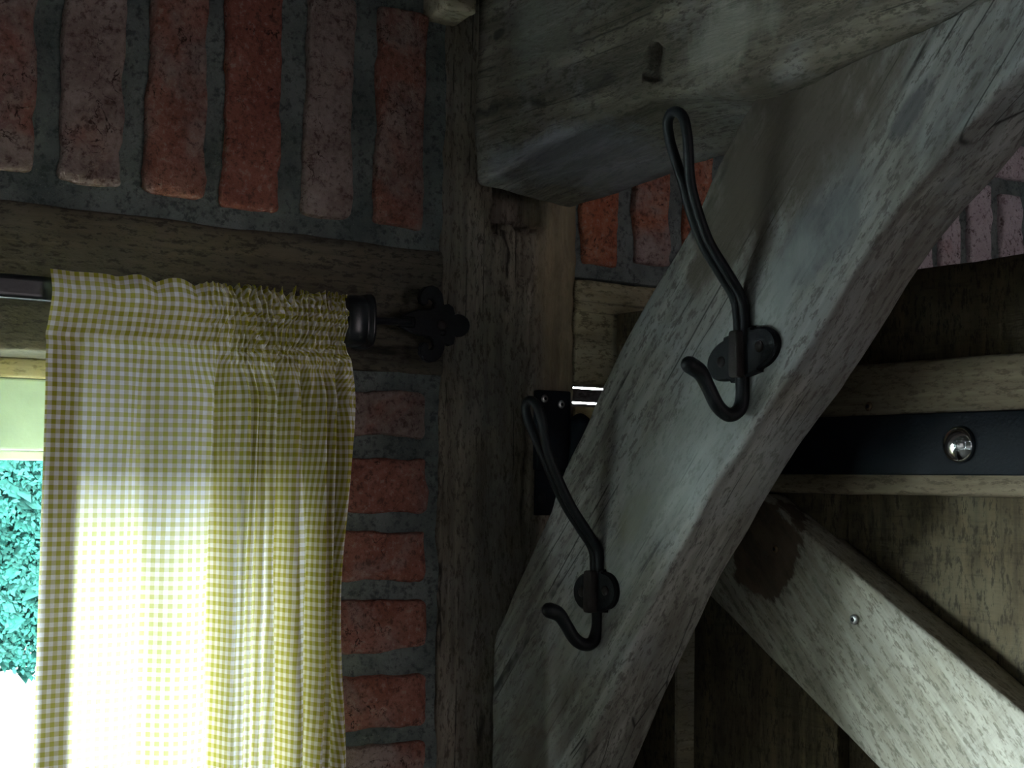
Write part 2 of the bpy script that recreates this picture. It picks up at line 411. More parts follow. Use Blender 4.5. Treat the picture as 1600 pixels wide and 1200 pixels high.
def plain(name, col, rough=.8, ns=20, amt=.15, bmp=.1, spec=.3):
    t = NT(name); v = t.coord(); a = t.noise(v, ns, 4, .6)
    t.l(t.mix(t.ramp(a, .3, .7), col, tuple(q * (1 - amt) for q in col)), t.b.inputs['Base Color'])
    t.b.inputs['Roughness'].default_value = rough; t.b.inputs['Specular IOR Level'].default_value = spec
    t.l(t.bump(t.noise(v, ns * 8, 3), bmp, .002), t.b.inputs['Normal']); return t.m
M['paint'] = plain('pale_green_grey_paint', (.52, .66, .58), .5, 30, .12)
M['paintw'] = plain('white_paint', (.78, .80, .76), .5, 30, .1)
M['plaster'] = plain('limewashed_plaster', (.075, .068, .062), .9, 6, .25)
M['floor'] = plain('worn_floor', (.022, .019, .016), .8, 5, .4)
M['ceil'] = plain('dark_ceiling', (.07, .06, .05), .9, 6, .4)
M['gravel'] = plain('grey_gravel', (.062, .062, .061), .95, 40, .3)
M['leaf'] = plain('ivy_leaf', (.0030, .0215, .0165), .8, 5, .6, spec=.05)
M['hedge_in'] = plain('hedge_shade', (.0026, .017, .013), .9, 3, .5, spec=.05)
def glass():
    t = NT('window_glass'); lp = t.n('ShaderNodeBsdfTransparent'); gl = t.n('ShaderNodeBsdfGlossy'); gl.inputs['Roughness'].default_value = .02
    fr = t.n('ShaderNodeFresnel'); fr.inputs[0].default_value = 1.08; mx = t.n('ShaderNodeMixShader')
    lp.inputs[0].default_value = (.94, .98, .97, 1)
    t.l(fr.outputs[0], mx.inputs[0]); t.l(lp.outputs[0], mx.inputs[1]); t.l(gl.outputs[0], mx.inputs[2]); t.l(mx.outputs[0], t.out.inputs[0]); return t.m
M['glass'] = glass()

# ------------------------------------------------------------------ room shell
def box(name, lo, hi, mat, parent=None, r=.002, step=9, disp=None, **k):
    v, f = rbox(lo, hi, step, r, disp); return mesh(name, v, f, mat, parent, smooth=(disp is not None), **k)
XL, XR, YF = -3.2, 3.2, -4.0
box('floor', (XL, YF, -.08), (XR, .25, 0), M['floor'], kind='structure', label='worn brown floor of the room', category='floor')
box('ceiling', (XL, YF, 2.75), (XR, .25, 2.85), M['ceil'], kind='structure', label='dark boarded ceiling over the room', category='ceiling')
box('wall_right', (XR, YF, 0), (XR + .15, .25, 2.75), M['plaster'], kind='structure', label='plastered right hand wall', category='wall')
box('wall_left', (XL - .15, YF, 0), (XL, .25, 2.75), M['plaster'], kind='structure', label='plastered left hand wall', category='wall')
box('wall_front', (XL, YF - .15, 0), (XR, YF, 2.75), M['plaster'], kind='structure', label='plastered wall behind the viewer', category='wall')

# ---- brick wall with the window, behind everything
RB, RT = E + .118, E + .264                 # underside and top of the horizontal rail
WX0, WX1, WZ0 = -2.90, -.205, E - .46        # window opening
PW = .195                                   # post width
DX1 = 1.06                                  # doorway right side
wb = empty('wall_back', (0, 0, 0), kind='structure', label='timber framed brick wall with thick grey mortar joints', category='wall')
def mdisp(q, n):
    return q + Vector((0, fbm(q, 14) * .003 + fbm(q, 60, 2) * .0012, 0))
MY = .004
for (x0, x1, z0, z1, st) in ((-.95, .004, RT - .004, E + .80, .012), (XL, -.95, RT, 2.75, 9), (-.95, .0, E + .80, 2.75, 9),
                             (WX1, .004, E - .55, RB + .004, .012), (WX1, 0, 0, E - .55, 9), (XL, WX0, 0, RT, 9), (WX0, WX1, 0, WZ0, 9),
                             (PW - .004, 1.35, RT - .012, E + .80, .014), (PW, XR, E + .80, 2.75, 9), (1.35, XR, 0, E + .80, 9), (DX1, 1.35, 0, RT - .01, 9)):
    box('mortar_panel', (x0, MY, z0), (x1, .2, z1), M['mortar'], wb, r=.001, step=(st, 9, st), disp=mdisp if st < 1 else None)

brick_count = 0
def brick(x0, x1, z0, z1, lean=0., proud=.006, mat='brick'):
    global brick_count
    brick_count += 1; sd = Vector((brick_count * 3.17, brick_count * 1.31, brick_count * 2.3))
    c = Vector(((x0 + x1) / 2, 0, (z0 + z1) / 2))
    def dsp(q, n):
        s = (q.z - c.z)
        q = q + Vector((lean * s, 0, 0))
        e = Vector((fbm(q + sd, 16, 2), fbm(q + sd * 2, 22, 3), fbm(q + sd * 3, 16, 2)))
        e2 = Vector((fbm(q + sd, 60, 2), fbm(q + sd * 2, 70, 2), fbm(q + sd * 3, 60, 2)))
        return q + Vector((e.x * .0045, e.y * .0035, e.z * .0045)) + e2 * .0022
    v, f = rbox((x0, -proud, z0), (x1, .05, z1), (.011, .06, .011), .0065, dsp)
    o = mesh('brick', v, f, M[mat], wb)
    return origin_to(o, c)
YB = -.004
# soldier bricks over the rail, left of the post (edges read off the photograph)
upper = [(-48, 55, 262, 'brick_red'), (97, 193, 284, 'brick'), (232, 323, 305, 'brick_grey'), (354, 441, 327, 'brick_red'), (479, 555, 341, 'brick_grey'), (591, 665, 353, 'brick')]
for (a, b, bot, bm_) in upper:
    p0 = PX(a, 170, 'y', YB); p1 = PX(b, 170, 'y', YB); pb = PX((a + b) / 2, bot, 'y', YB)
    brick(p0.x, p1.x, pb.z, E + .536, lean=0.0, mat=bm_)
for i in range(7):                                            # next row up, only reached from another viewpoint
    x1 = -.035 - i * .108; brick(x1 - .072, x1, E + .572, E + .79)
for i in range(3):
    x1 = PX(-90, 170, 'y', YB).x - i * .108; brick(x1 - .078, x1, E + .30, E + .536)
# courses between the window and the post
for (a, b) in ((612, 682), (717, 801), (831, 909), (940, 1016), (1057, 1139), (1162, 1236)):
    t = PX(600, a, 'y', YB).z; q = PX(600, b, 'y', YB).z; xr = PX(666, (a + b) / 2, 'y', YB).x
    brick(WX1 - .0, xr, q, t)
for k in range(2):
    t = PX(600, 1162, 'y', YB).z - .08 * (k + 1); brick(WX1, -.02, t - .055, t)
# soldier bricks over the door head, right of the post
sp = PX(912, 350, 'y', YB).x; x = sp
wds = [(912, 967), (992, 1048)]
for (a, b) in wds:
    p0 = PX(a, 380, 'y', YB); p1 = PX(b, 380, 'y', YB); brick(p0.x, p1.x, PX((a + b) / 2, 415, 'y', YB).z, E + .50, mat='brick_orange')
x = PX(1048, 380, 'y', YB).x + .026
while x < 1.32:
    wdt = .052 + random.uniform(-.004, .006)
    brick(x, x + wdt, E + .262, E + .462 + random.uniform(-.006, .006), mat='brick_pale' if x > .55 else 'brick_orange'); x += wdt + .022
x = PX(1048, 380, 'y', YB).x + .01
while x < 1.30:
    brick(x, x + .19, E + .485, E + .54, mat='brick_pale'); brick(x + .03, x + .21, E + .56, E + .615, mat='brick_pale'); x += .212
# ------------------------------------------------------------------ timbers
def post_disp(q, n):
    e = Vector((fbm(q * 1 + Vector((3, 0, 0)), 5) * .006 + fbm(q, 30, 2) * .003, fbm(q + Vector((0, 7, 0)), 8) * .004 + fbm(q, 45, 2) * .0016, 0))
    q2 = q + e
    if q.y < .02:
        # torn, empty mortise under the beam
        zz = q.z - E; jag = fbm(Vector((q.x, 0, 0)), 60, 3) * .02 + fbm(q, 120, 2) * .006
        ax = min(q.x - .070, .147 - q.x) + fbm(q, 90, 2) * .004
        if ax > 0 and zz > .302 + jag and zz < .40:
            q2.y += min(.05, ax * 9, (zz - .302 - jag) * 9)
        # two old peg holes
        for (hx, hz, hr) in ((.117, .236, .0045), (.098, .219, .0065)):
            dd = math.hypot(q.x - hx, zz - hz)
            if dd < hr: q2.y += .012
        # long drying split
        sx = .1335 - (zz - .24) * -.03 * 0 + fbm(Vector((0, 0, q.z)), 6, 2) * .004 + (zz - .2) * .05
        if -.05 < zz < .25 and abs(q.x - sx) < .0022: q2.y += .006
    return q2
v, f = rbox((0, 0, 0), (PW, .2, 2.75), (.0045, .03, .0075), .006, post_disp)
o = mesh('timber_post', v, f, M['post'], label='weathered upright oak post between the brick wall and the door', category='post')
v, f = rbox((-3.19, .0, RB), (.003, .11, RT), (.02, .05, .012), .004, lambda q, n: q + Vector((0, fbm(q, 12) * .003, fbm(q, 9) * .003)))
mesh('timber_lintel', v, f, M['rail'], label='dark stained timber lintel running above the curtain', category='lintel')
def lint_disp(q, n):
    return q + Vector((0, fbm(q, 12) * .004, fbm(q, 9) * .004 + (q.x - PW) * -.0))
v, f = rbox((PW + .002, .004, RB + .002), (1.10, .075, RT - .014), (.012, .05, .012), .006, lint_disp)
mesh('door_lintel', v, f, M['lintel'], label='pale yellowish timber lintel over the doorway right of the post', category='lintel')

# tie beam: lofted, waney edged, soffit rising a little away from the wall
def table(pix, xplane):
    t = sorted(((lambda q: (q.y, q.z))(PX(a, b, 'x', xplane)) for a, b in pix), reverse=True)
    return t
NEAR = table([(740, 291), (800, 258), (870, 215), (940, 183), (1000, 158), (1090, 150), (1160, 150), (1230, 128), (1300, 90), (1400, 44), (1500, -4)], .046)
FARE = table([(900, 325), (1000, 297), (1130, 246)], .192)
def ztab(t, y):
    if y >= t[0][0]: return t[0][1]
    for i in range(len(t) - 1):
        if t[i][0] >= y >= t[i + 1][0]:
            f_ = (t[i][0] - y) / (t[i][0] - t[i + 1][0]); return t[i][1] * (1 - f_) + t[i + 1][1] * f_
    return t[-1][1]
def beam():
    verts = []; faces = []; N = 120; K = 44; L = 3.99
    ys = [(-L * (i / N) ** 1.9) for i in range(N + 1)]
    hole = PX(1016, 96, 'x', .046)
    for y in ys:
        zb = ztab(FARE, y); zn = ztab(NEAR, y)                                   # twisted, waney soffit
        x0, x1, z1 = .046, .192, E + .66
        cr = .010 + .014 * max(0, min(1, (-y - .05) / .40))
        ring = []
        prof = []
        # start at far soffit corner -> near soffit -> wane -> up near face -> top -> back
        for k in range(12): prof.append((x1 - .010 - (x1 - .010 - x0 - cr) * k / 11, zb + (zn - zb) * (k / 11) ** .85))
        for k in range(1, 9):
            a = k / 8 * math.pi / 2; prof.append((x0 + cr * (1 - math.sin(a)), zn + cr * .75 * (1 - math.cos(a))))
        for k in range(1, 16): prof.append((x0, zn + cr * .75 + (z1 - zn - cr * .75) * k / 15))
        for k in range(1, 4): prof.append((x0 + (x1 - x0) * k / 3, z1))
        for k in range(1, 5): prof.append((x1, z1 - (z1 - zb - .012) * k / 4))
        for (px_, pz) in prof:
            p = Vector((px_, y, pz)); nz = fbm(p, 7) * .004 + fbm(p, 28, 3) * .0025
            p = p + Vector((nz, 0, fbm(p + Vector((5, 5, 5)), 8) * .003 + fbm(p, 33, 2) * .0016))
            verts.append(p)
        n = len(prof)
    for i in range(N):
        for k in range(n):
            k2 = (k + 1) % n; faces.append((i * n + k, (i + 1) * n + k, (i + 1) * n + k2, i * n + k2))
    faces.append(tuple(range(n))); faces.append(tuple(range(N * n + n - 1, N * n - 1, -1)))
    return verts, faces
v, f = beam()
tb = empty('tie_beam', (.12, 0, E + .34), label='heavy grey weathered tie beam running overhead from the post', category='beam')
bo = fix_normals(mesh('beam_timber', v, f, M['beam'], tb))
# the dark peg hole in its side
hp = PX(1014, 96, 'x', .040)
def hole_outline():
    return [PX(a, b, 'x', .040) for (a, b) in ((1010, 62), (1022, 63), (1029, 72), (1027, 92), (1023, 108), (1026, 124), (1014, 130), (999, 124), (996, 115), (1006, 108), (1009, 90), (1006, 74))]
# cutter makes it a real cavity
ho = hole_outline()
cv = [p + Vector((-.05, 0, 0)) for p in ho] + [p + Vector((.115, 0, 0)) for p in ho]; n = len(ho)
cf = [(i, (i + 1) % n, n + (i + 1) % n, n + i) for i in range(n)] + [tuple(range(n)), tuple(range(2 * n - 1, n - 1, -1))]
cut = fix_normals(mesh('peg_hole_cutter', cv, cf, M['beam']))
bpy.context.view_layer.update()
md = bo.modifiers.new('hole', 'BOOLEAN'); md.operation = 'DIFFERENCE'; md.object = cut; md.solver = 'EXACT'
dg = bpy.context.evaluated_depsgraph_get(); me2 = bpy.data.meshes.new_from_object(bo.evaluated_get(dg)); bo.modifiers.clear(); bo.data = me2
bpy.data.objects.remove(cut)

# knee brace: edges traced on its face plane x = .072, 8 cm thick
BX, BT = .072, .080
left = [(765, 1400), (765, 1200), (766, 1060), (768, 998), (783, 965), (802, 920), (824, 872), (850, 811), (872, 745), (907, 673), (937, 601), (981, 518), (1025, 439), (1069, 363), (1121, 249), (1147, 197), (1182, 140), (1240, 40), (1290, -40)]
right = [(840, 1400), (907, 1200), (968, 1056), (1003, 981), (1042, 894), (1069, 846), (1114, 766), (1162, 689), (1219, 606), (1280, 515), (1337, 420), (1403, 324), (1469, 249), (1534, 170), (1600, 100), (1680, 10), (1760, -80)]
L3 = spline([PX(a, b, 'x', BX) for a, b in left], 6); R3 = spline([PX(a, b, 'x', BX) for a, b in right], 6)
R3.append(R3[-1] + (R3[-1] - R3[-5]).normalized() * .02)      # tenon end, inside the beam
def resample(p, n):
    d = [0]
    for i in range(1, len(p)): d.append(d[-1] + (p[i] - p[i - 1]).length)
    out = []; j = 0
    for k in range(n):
        t = d[-1] * k / (n - 1)
        while j < len(p) - 2 and d[j + 1] < t: j += 1
        f_ = (t - d[j]) / max(1e-9, d[j + 1] - d[j]); out.append(p[j].lerp(p[j + 1], min(1, max(0, f_))))
    return out
NB = 130
L3 = resample(L3, NB); R3 = resample(R3, NB)
verts = []; faces = []
KA, KB = 26, 12
for i in range(NB):
    a, b = L3[i], R3[i]
    dirv = (b - a).normalized(); wd = (b - a).length; r = .007; ring = []
    def pt(s, t): return a + dirv * s + Vector((t, 0, 0))
    for k in range(KA): ring.append((r + (wd - 2 * r) * k / (KA - 1), 0))
    for k in range(1, 4): q = k / 4 * math.pi / 2; ring.append((wd - r + r * math.sin(q), r - r * math.cos(q)))
    for k in range(KB): ring.append((wd, r + (BT - 2 * r) * k / (KB - 1)))
    for k in range(1, 4): q = k / 4 * math.pi / 2; ring.append((wd - r + r * math.cos(q), BT - r + r * math.sin(q)))
    ring += [(wd * .5, BT), (r, BT), (0, BT - r), (0, BT * .5), (0, r)]
    for (s, t) in ring:
        p = pt(s, t); e = fbm(p, 7) * .0022 + fbm(p, 40, 2) * .0006
        edge = max(0, 1 - abs(s - wd) / .02)
        verts.append(p + Vector((e * .8 + edge * (0 if t > .02 else fbm(p + Vector((9, 0, 0)), 18, 2) * .003), 0, 0)) + dirv * (fbm(p + Vector((4, 4, 4)), 9) * .003 if s > wd * .5 else fbm(p + Vector((1, 2, 3)), 14) * .002))
n = len(ring)
for i in range(NB - 1):
    for k in range(n):
        k2 = (k + 1) % n; faces.append((i * n + k, i * n + k2, (i + 1) * n + k2, (i + 1) * n + k))
faces.append(tuple(range(n))); faces.append(tuple(range(NB * n - 1, (NB - 1) * n - 1, -1)))
br = fix_normals(mesh('knee_brace', verts, faces, M['brace'], label='curved grey diagonal knee brace carrying the two coat hooks', category='brace'))

# pale batten end poking out over the brick, top of the post
bt = PX(712, 10, 'y', -.03)
v, f = rbox((bt.x - .022, -.045, bt.z - .012), (bt.x + .022, .02, bt.z + .05), .012, .006, lambda q, n: q + Vector((fbm(q, 30) * .004, 0, fbm(q, 25) * .003)))
mesh('timber_peg', v, f, M['pale'], label='pale square timber peg end beside the overhead beam', category='peg')

# ------------------------------------------------------------------ window
win = empty('window_1', (WX0, .08, WZ0), kind='structure', label='pale painted casement window in an oak frame', category='window')
wy = .080
z_oak = E + .098; z_rail = E + .023
box('frame_head', (WX0, wy, z_oak), (WX1, .140, RB), M['oak'], win, .003, (.03, 9, 9), disp=lambda q, n: q)
box('frame_jamb', (WX1 - .035, wy, WZ0), (WX1, .140, z_oak), M['oak'], win, .003)
box('frame_jamb', (WX0, wy, WZ0), (WX0 + .035, .140, z_oak), M['oak'], win, .003)
cas = box('casement_rail', (WX0 + .035, wy + .012, z_rail), (WX1 - .035, .130, z_oak), M['paint'], win, .003)
box('glazing_bead', (WX0 + .075, wy + .022, z_rail - .010), (WX1 - .08, .110, z_rail), M['paintw'], win, .002)
box('casement_stile', (WX1 - .08, wy + .012, WZ0 + .03), (WX1 - .035, .130, z_rail), M['paint'], win, .003)
box('casement_stile', (WX0 + .035, wy + .012, WZ0 + .03), (WX0 + .08, .130, z_rail), M['paint'], win, .003)
box('casement_rail', (WX0 + .08, wy + .012, WZ0 + .03), (WX1 - .08, .130, WZ0 + .09), M['paint'], win, .003)
box('pane', (WX0 + .08, .118, WZ0 + .09), (WX1 - .08, .122, z_rail), M['glass'], win, .0008)
box('window_sill', (WX0 + .002, -.035, WZ0 - .02), (WX1 - .002, .2, WZ0 + .03), M['paintw'], win, .005)

# ------------------------------------------------------------------ curtain
CY = -.062
def cx(px, py=850): return PX(px, py, 'y', CY).x
X0, X1 = cx(61), cx(544)
ZT, ZS, ZBOT = E + .1915, E + .131, E - .78
VF = lambda s: 0 if s < 0 else (1 if s > 1 else s * s * (3 - 2 * s))
# broad folds below the heading: (pixel at mid height, width m, depth m [+ = away from the viewer], lean px/m)
folds = [(150, .030, .005, 0), (222, .013, .012, 6), (285, .022, -.010, 10), (337, .0075, .026, -6), (362, .013, -.018, -10), (398, .014, -.008, 20),
         (418, .010, -.010, 40), (431, .006, .030, 45), (448, .009, -.016, 30), (466, .006, -.010, 26), (477, .0036, .050, 22), (490, .006, -.012, 12), (508, .009, -.014, 5), (523, .0034, .050, 6), (537, .006, -.006, -20)]
def curtain(zrows, nx, xa, xb, yoff=0, ruffle=True):
    verts = []; uvs = []; faces = []
    xs = [xa + (xb - xa) * i / (nx - 1) for i in range(nx)]
    span = X1 - X0
    for z in zrows:
        row = []; h = (z - ZS)
        low = VF((ZS - .001 - z) / .055)                                         # folds open out below the seam
        head = VF((z - (ZS - .03)) / .03)                                        # gathers die out just under it
        for x in xs:
            f_ = (x - X0) / span; g = VF((f_ - .40) / .30) * VF((1.004 - f_) / .03)                    # how tightly gathered here
            y = CY - .004 * low
            # pocket bulges over the flat pole
            y -= .013 * math.exp(-((z - (E + .168)) / .022) ** 2) - .004 * math.exp(-((z - ZS) / .006) ** 2)
            dep = 0; xx = x
            for (pxc, wd, am, ln) in folds:
                c = cx(pxc) + ln * .0007 * (E - .10 - z) + .002 * math.sin(z * 17 + pxc)
                sp_ = 1 + .9 * VF((E + .1 - z) / .5) * (0 if am > .018 else .3)
                dep += am * low * math.exp(-((x - c) / (wd * sp_)) ** 2)
            # smaller pleats hanging from the gathers on the right
            dep += g * low * (1 - .6 * VF((ZS - z) / .35)) * .0080 * (lambda q: math.copysign(abs(q) ** .7, q))(math.sin(x * 430 + 3 * math.sin(x * 70) + z * 4))
            # heading gathers: fine on the right, wide scallops on the left
            ga = head * g
            ph = x * 840 + 10 * fbm(Vector((x * 3, 0, z * 3)), 9, 2)
            dep += ga * (.0060 * math.sin(ph + 2.6 * fbm(Vector((x, 3, z)), 34, 2)) + .0045 * fbm(Vector((x * 2.6, 1, z * .55)), 120, 2))
            dep += head * (1 - g) * (.0022 * math.sin(x * 150) + .0012 * fbm(Vector((x, 0, z)), 40, 2))
            dep += .0016 * fbm(Vector((x * 1.5, 5, z * .5)), 30, 2) * low
            zz = z
            if ruffle and z > E + .165:                                             # uneven gathered top edge
                q = VF((z - (E + .165)) / .026)
                zz += q * ((1 - g) * .006 * (abs(math.sin(x * 78 + .6)) - .6) * VF((x - X0 - .05) / .04) + g * .0045 * (math.sin(ph * .9) * .6 + 1.4 * fbm(Vector((x, 2, 0)), 150, 2)))
            # outline of the right edge: in at the seam, out below
            if f_ > .9:
                e = (f_ - .9) / .1; t_ = z - E
                xx += e * (-.009 * VF((t_ - .125) / .02) - .002 * math.exp(-((t_ - .155) / .03) ** 2) - .012 * math.exp(-((t_ + .14) / .12) ** 2) + .001)
            row.append((xx, y + dep + yoff, zz))
        # cloth length along the row
        cum = [0]
        for i in range(1, nx): cum.append(cum[-1] + math.hypot(row[i][0] - row[i - 1][0], row[i][1] - row[i - 1][1]))
        for i, p in enumerate(row):
            verts.append(Vector(p)); uvs.append((cum[i], z))
    # one cloth: the checks follow the folds but do not drift sideways from row to row
    nr = len(zrows); mean = [sum(uvs[r * nx + i][0] for r in range(nr)) / nr for i in range(nx)]
    W = max(2, int(.020 / ((xb - xa) / nx)))
    for r in range(nr):
        D = [uvs[r * nx + i][0] - mean[i] for i in range(nx)]
        for _ in range(2):
            acc = [0]
            for q in D: acc.append(acc[-1] + q)
            D = [(acc[min(nx, i + W + 1)] - acc[max(0, i - W)]) / (min(nx, i + W + 1) - max(0, i - W)) for i in range(nx)]
        for i in range(nx): u_, v_ = uvs[r * nx + i]; uvs[r * nx + i] = (u_ - D[i], v_)
    for r in range(nr - 1):
        for i in range(nx - 1): faces.append((r * nx + i, r * nx + i + 1, (r + 1) * nx + i + 1, (r + 1) * nx + i))
    return verts, faces, uvs
def cloth(name, verts, faces, uvs, parent):
    o = mesh(name, verts, faces, M['cloth'], parent)
    lay = o.data.uv_layers.new(name='UVMap')
    for lp in o.data.loops: lay.data[lp.index].uv = uvs[lp.vertex_index]
    return o
zr = [ZT - (ZT - ZS) * i / 44 for i in range(44)] + [ZS - .002 * i for i in range(1, 40)] + [ZS - .08 - (ZS - .08 - ZBOT) * i / 90 for i in range(91)]
cur = empty('curtain', ((X0 + X1) / 2, CY, ZBOT), label='yellow and white gingham curtain gathered on a black pole', category='curtain')
v, f, uv = curtain(zr, 780, X0, X1); cloth('curtain_panel', v, f, uv, cur)
# double layers: turned side hem, and the back of the pole pocket
v, f, uv = curtain([z for z in zr if z < ZS], 24, X0 + .001, X0 + .034, .0035, False); cloth('side_hem', v, f, uv, cur)
v, f, uv = curtain([z for z in zr if ZS - .002 < z < ZT - .01], 200, X0 + .030, X1 - .004, .030, False); cloth('pole_pocket', v, f, uv, cur)

# ------------------------------------------------------------------ curtain pole with fleur-de-lis end
PYC = CY + .008
rod = empty('curtain_pole', (X1, PYC, E + .17), label='black iron curtain pole with a fleur-de-lis end plate', category='curtain pole')
v, f = rbox((-3.0, PYC - .006, E + .160), (X1 + .006, PYC + .006, E + .187), (.2, .004, .004), .005); mesh('pole', v, f, M['gloss'], rod)
ca = PX(531, 500, 'y', PYC); cb = PX(583, 500, 'y', PYC)
# moulded end cup
secs = [(ca.x - .002, .0235), (ca.x + .003, .0265), (ca.x + .010, .0275), (ca.x + .019, .0275), (ca.x + .023, .024), (ca.x + .0245, .029), (ca.x + .0285, .030), (ca.x + .030, .026)]
verts = []; faces = []; K = 28
zc = E + .1665
for (sx, rr) in secs:
    for k in range(K):
        a = 2 * math.pi * k / K; ca_, sa_ = math.cos(a), math.sin(a)
        q = .55; verts.append(Vector((sx, PYC + .027 * math.copysign(abs(ca_) ** q, ca_) * rr / .0275, zc + rr * math.copysign(abs(sa_) ** q, sa_))))
for i in range(len(secs) - 1):
    for k in range(K): faces.append((i * K + k, i * K + (k + 1) % K, (i + 1) * K + (k + 1) % K, (i + 1) * K + k))
faces.append(tuple(range(K))); faces.append(tuple(range(len(secs) * K - 1, (len(secs) - 1) * K - 1, -1)))
fix_normals(mesh('end_cup', verts, faces, M['gloss'], rod))
FY = -.030
s0 = PX(570, 501, 'y', PYC); s1 = PX(640, 503, 'y', FY - .004)
v, f = tube([s0, s0.lerp(s1, .4), s1], .0042, 12); mesh('stem', v, f, M['gloss'], rod)
# fleur-de-lis outline in pixels of the photograph, carried onto the plate's plane
def arc(cx_, cy_, r, a0, a1, n): return [(cx_ + r * math.cos(math.radians(a0 + (a1 - a0) * i / n)), cy_ + r * math.sin(math.radians(a0 + (a1 - a0) * i / n))) for i in range(n + 1)]
fl = [(622, 497), (638, 488), (652, 484), (668, 484), (676, 481), (678, 473), (674, 468), (668, 468), (668, 474), (662, 478), (656, 474), (654, 465), (657, 455), (664, 448), (674, 446), (684, 450), (690, 459), (692, 470), (693, 477), (700, 475), (707, 480), (710, 491)]
fl += arc(715, 509, 18, -110, 110, 12)
fl += [(710, 528), (708, 538), (700, 541), (694, 537), (693, 546), (688, 558), (680, 565), (670, 567), (661, 562), (655, 553), (655, 543), (659, 535), (665, 536), (669, 541), (668, 546), (673, 546), (677, 541), (675, 532), (668, 527), (652, 524), (638, 518), (622, 510)]
pl = [PX(a, b, 'y', FY) for a, b in fl]
v, f = prism([(p.x, p.z) for p in pl], lambda a, b, h: Vector((a, FY + .003 - h, b)), .006, .0012)
fix_normals(mesh('fleur_plate', v, f, M['iron'], rod, smooth=False))
v, f = disc(PX(690, 508, 'y', FY - .003), (0, -1, 0), .0062, .003, 20); mesh('screw', v, f, M['rust'], rod)
v, f = rbox(PX(620, 512, 'y', FY) + Vector((0, -.006, 0)), PX(648, 495, 'y', FY) + Vector((0, .006, 0)), .006, .004); mesh('socket', v, f, M['iron'], rod)
wx = PX(690, 508, 'y', FY).x
v, f = tube([(wx, FY, E + .165), (wx, .004, E + .165)], .006, 10); mesh('wall_stud', v, f, M['iron'], rod)

# ------------------------------------------------------------------ coat hooks
def coat_hook(label, up, low, plate, tilt, hw):
    pc = PX(plate[0], plate[1], 'x', BX - .002); y0 = pc.y
    root = empty('coat_hook', (BX, y0, pc.z), label=label, category='coat hook', group='black coat hooks on the brace')
    # back plate: two scalloped lobes
    out = []; ra = hw * .58; ca2 = hw - ra
    for k in range(96):
        a = 2 * math.pi * k / 96; c, s = math.cos(a), math.sin(a); best = 0
        for sgn in (-1, 1):                                   # union of two elliptical lobes
            A2 = (c / ra) ** 2 + (s / .0195) ** 2; B2 = -2 * c * sgn * ca2 / ra ** 2; C2 = (ca2 / ra) ** 2 - 1; dsc = B2 * B2 - 4 * A2 * C2
            if dsc > 0: best = max(best, (-B2 + math.sqrt(dsc)) / (2 * A2))
        lim = 1 / max(1e-6, max(abs(c) / (hw * .42), abs(s) / .0225))
        out.append((max(best, lim) * c, max(best, lim) * s))
    ct, st_ = math.cos(tilt), math.sin(tilt)
    v, f = prism(out, lambda a, b, h: Vector((BX + .002 - h, y0 + a * ct - b * st_, pc.z + a * st_ + b * ct)), .009, .0022)
    fix_normals(mesh('back_plate', v, f, M['iron'], root, smooth=False))
    for sgn in (-1, 1):
        c = Vector((BX - .007, y0 + sgn * hw * .55 * ct, pc.z + sgn * hw * .55 * st_)); v, f = disc(c, (-1, 0, 0), .0055, .0025, 16); mesh('screw', v, f, M['rust'], root)
    # raised middle rib holding the wire
    v, f = rbox((BX - .017, y0 - .0065, pc.z - .024), (BX - .004, y0 + .0065, pc.z + .024), .006, .005); mesh('rib', v, f, M['rust'], root)
    # upper arm: two strands opening into a hat loop
    cpath = spline([PX(a, b, 'y', y0) for a, b in up], 7)
    n = len(cpath); A = []; B = []
    for i, p in enumerate(cpath):
        s = i / (n - 1); q = VF((.30 - s) / .24) * .0075 + .0046
        cap = .0 if s > .04 else 0
        A.append(p + Vector((0, -q, 0))); B.append(p + Vector((0, q, 0)))
    top = cpath[0]; up_d = (cpath[0] - cpath[2]).normalized(); q = (A[0] - B[0]).length / 2
    arc_ = [top + Vector((0, -q * math.cos(t * math.pi / 10), 0)) + up_d * q * 1.1 * math.sin(t * math.pi / 10) for t in range(1, 10)]
    v, f = tube(A[::-1] + arc_ + B, .0050, 12); mesh('hat_loop', v, f, M['iron'], root)
    lpath = spline([PX(a, b, 'y', y0) for a, b in low], 7)
    v, f = tube(lpath, lambda s: .0068 + .0014 * VF((s - .75) / .2), 14); mesh('lower_hook', v, f, M['iron'], root)
    return root
coat_hook('larger upper black iron coat hook, higher up the diagonal brace',
          [(1057, 197), (1063, 232), (1072, 280), (1083, 325), (1103, 380), (1130, 425), (1152, 463), (1158, 495), (1159, 535)],
          [(1159, 560), (1160, 590), (1160, 622), (1153, 642), (1138, 648), (1121, 634), (1106, 604), (1094, 582), (1076, 569)], (1162, 554), -.22, .048)
coat_hook('lower black iron coat hook, near the foot of the brace by the hinge',
          [(833, 645), (839, 668), (849, 700), (868, 748), (888, 790), (912, 828), (930, 858), (933, 885), (933, 915)],
          [(933, 925), (934, 952), (934, 980), (926, 1003), (912, 1007), (897, 997), (884, 976), (873, 960), (857, 953)], (933, 924), -.10, .037)

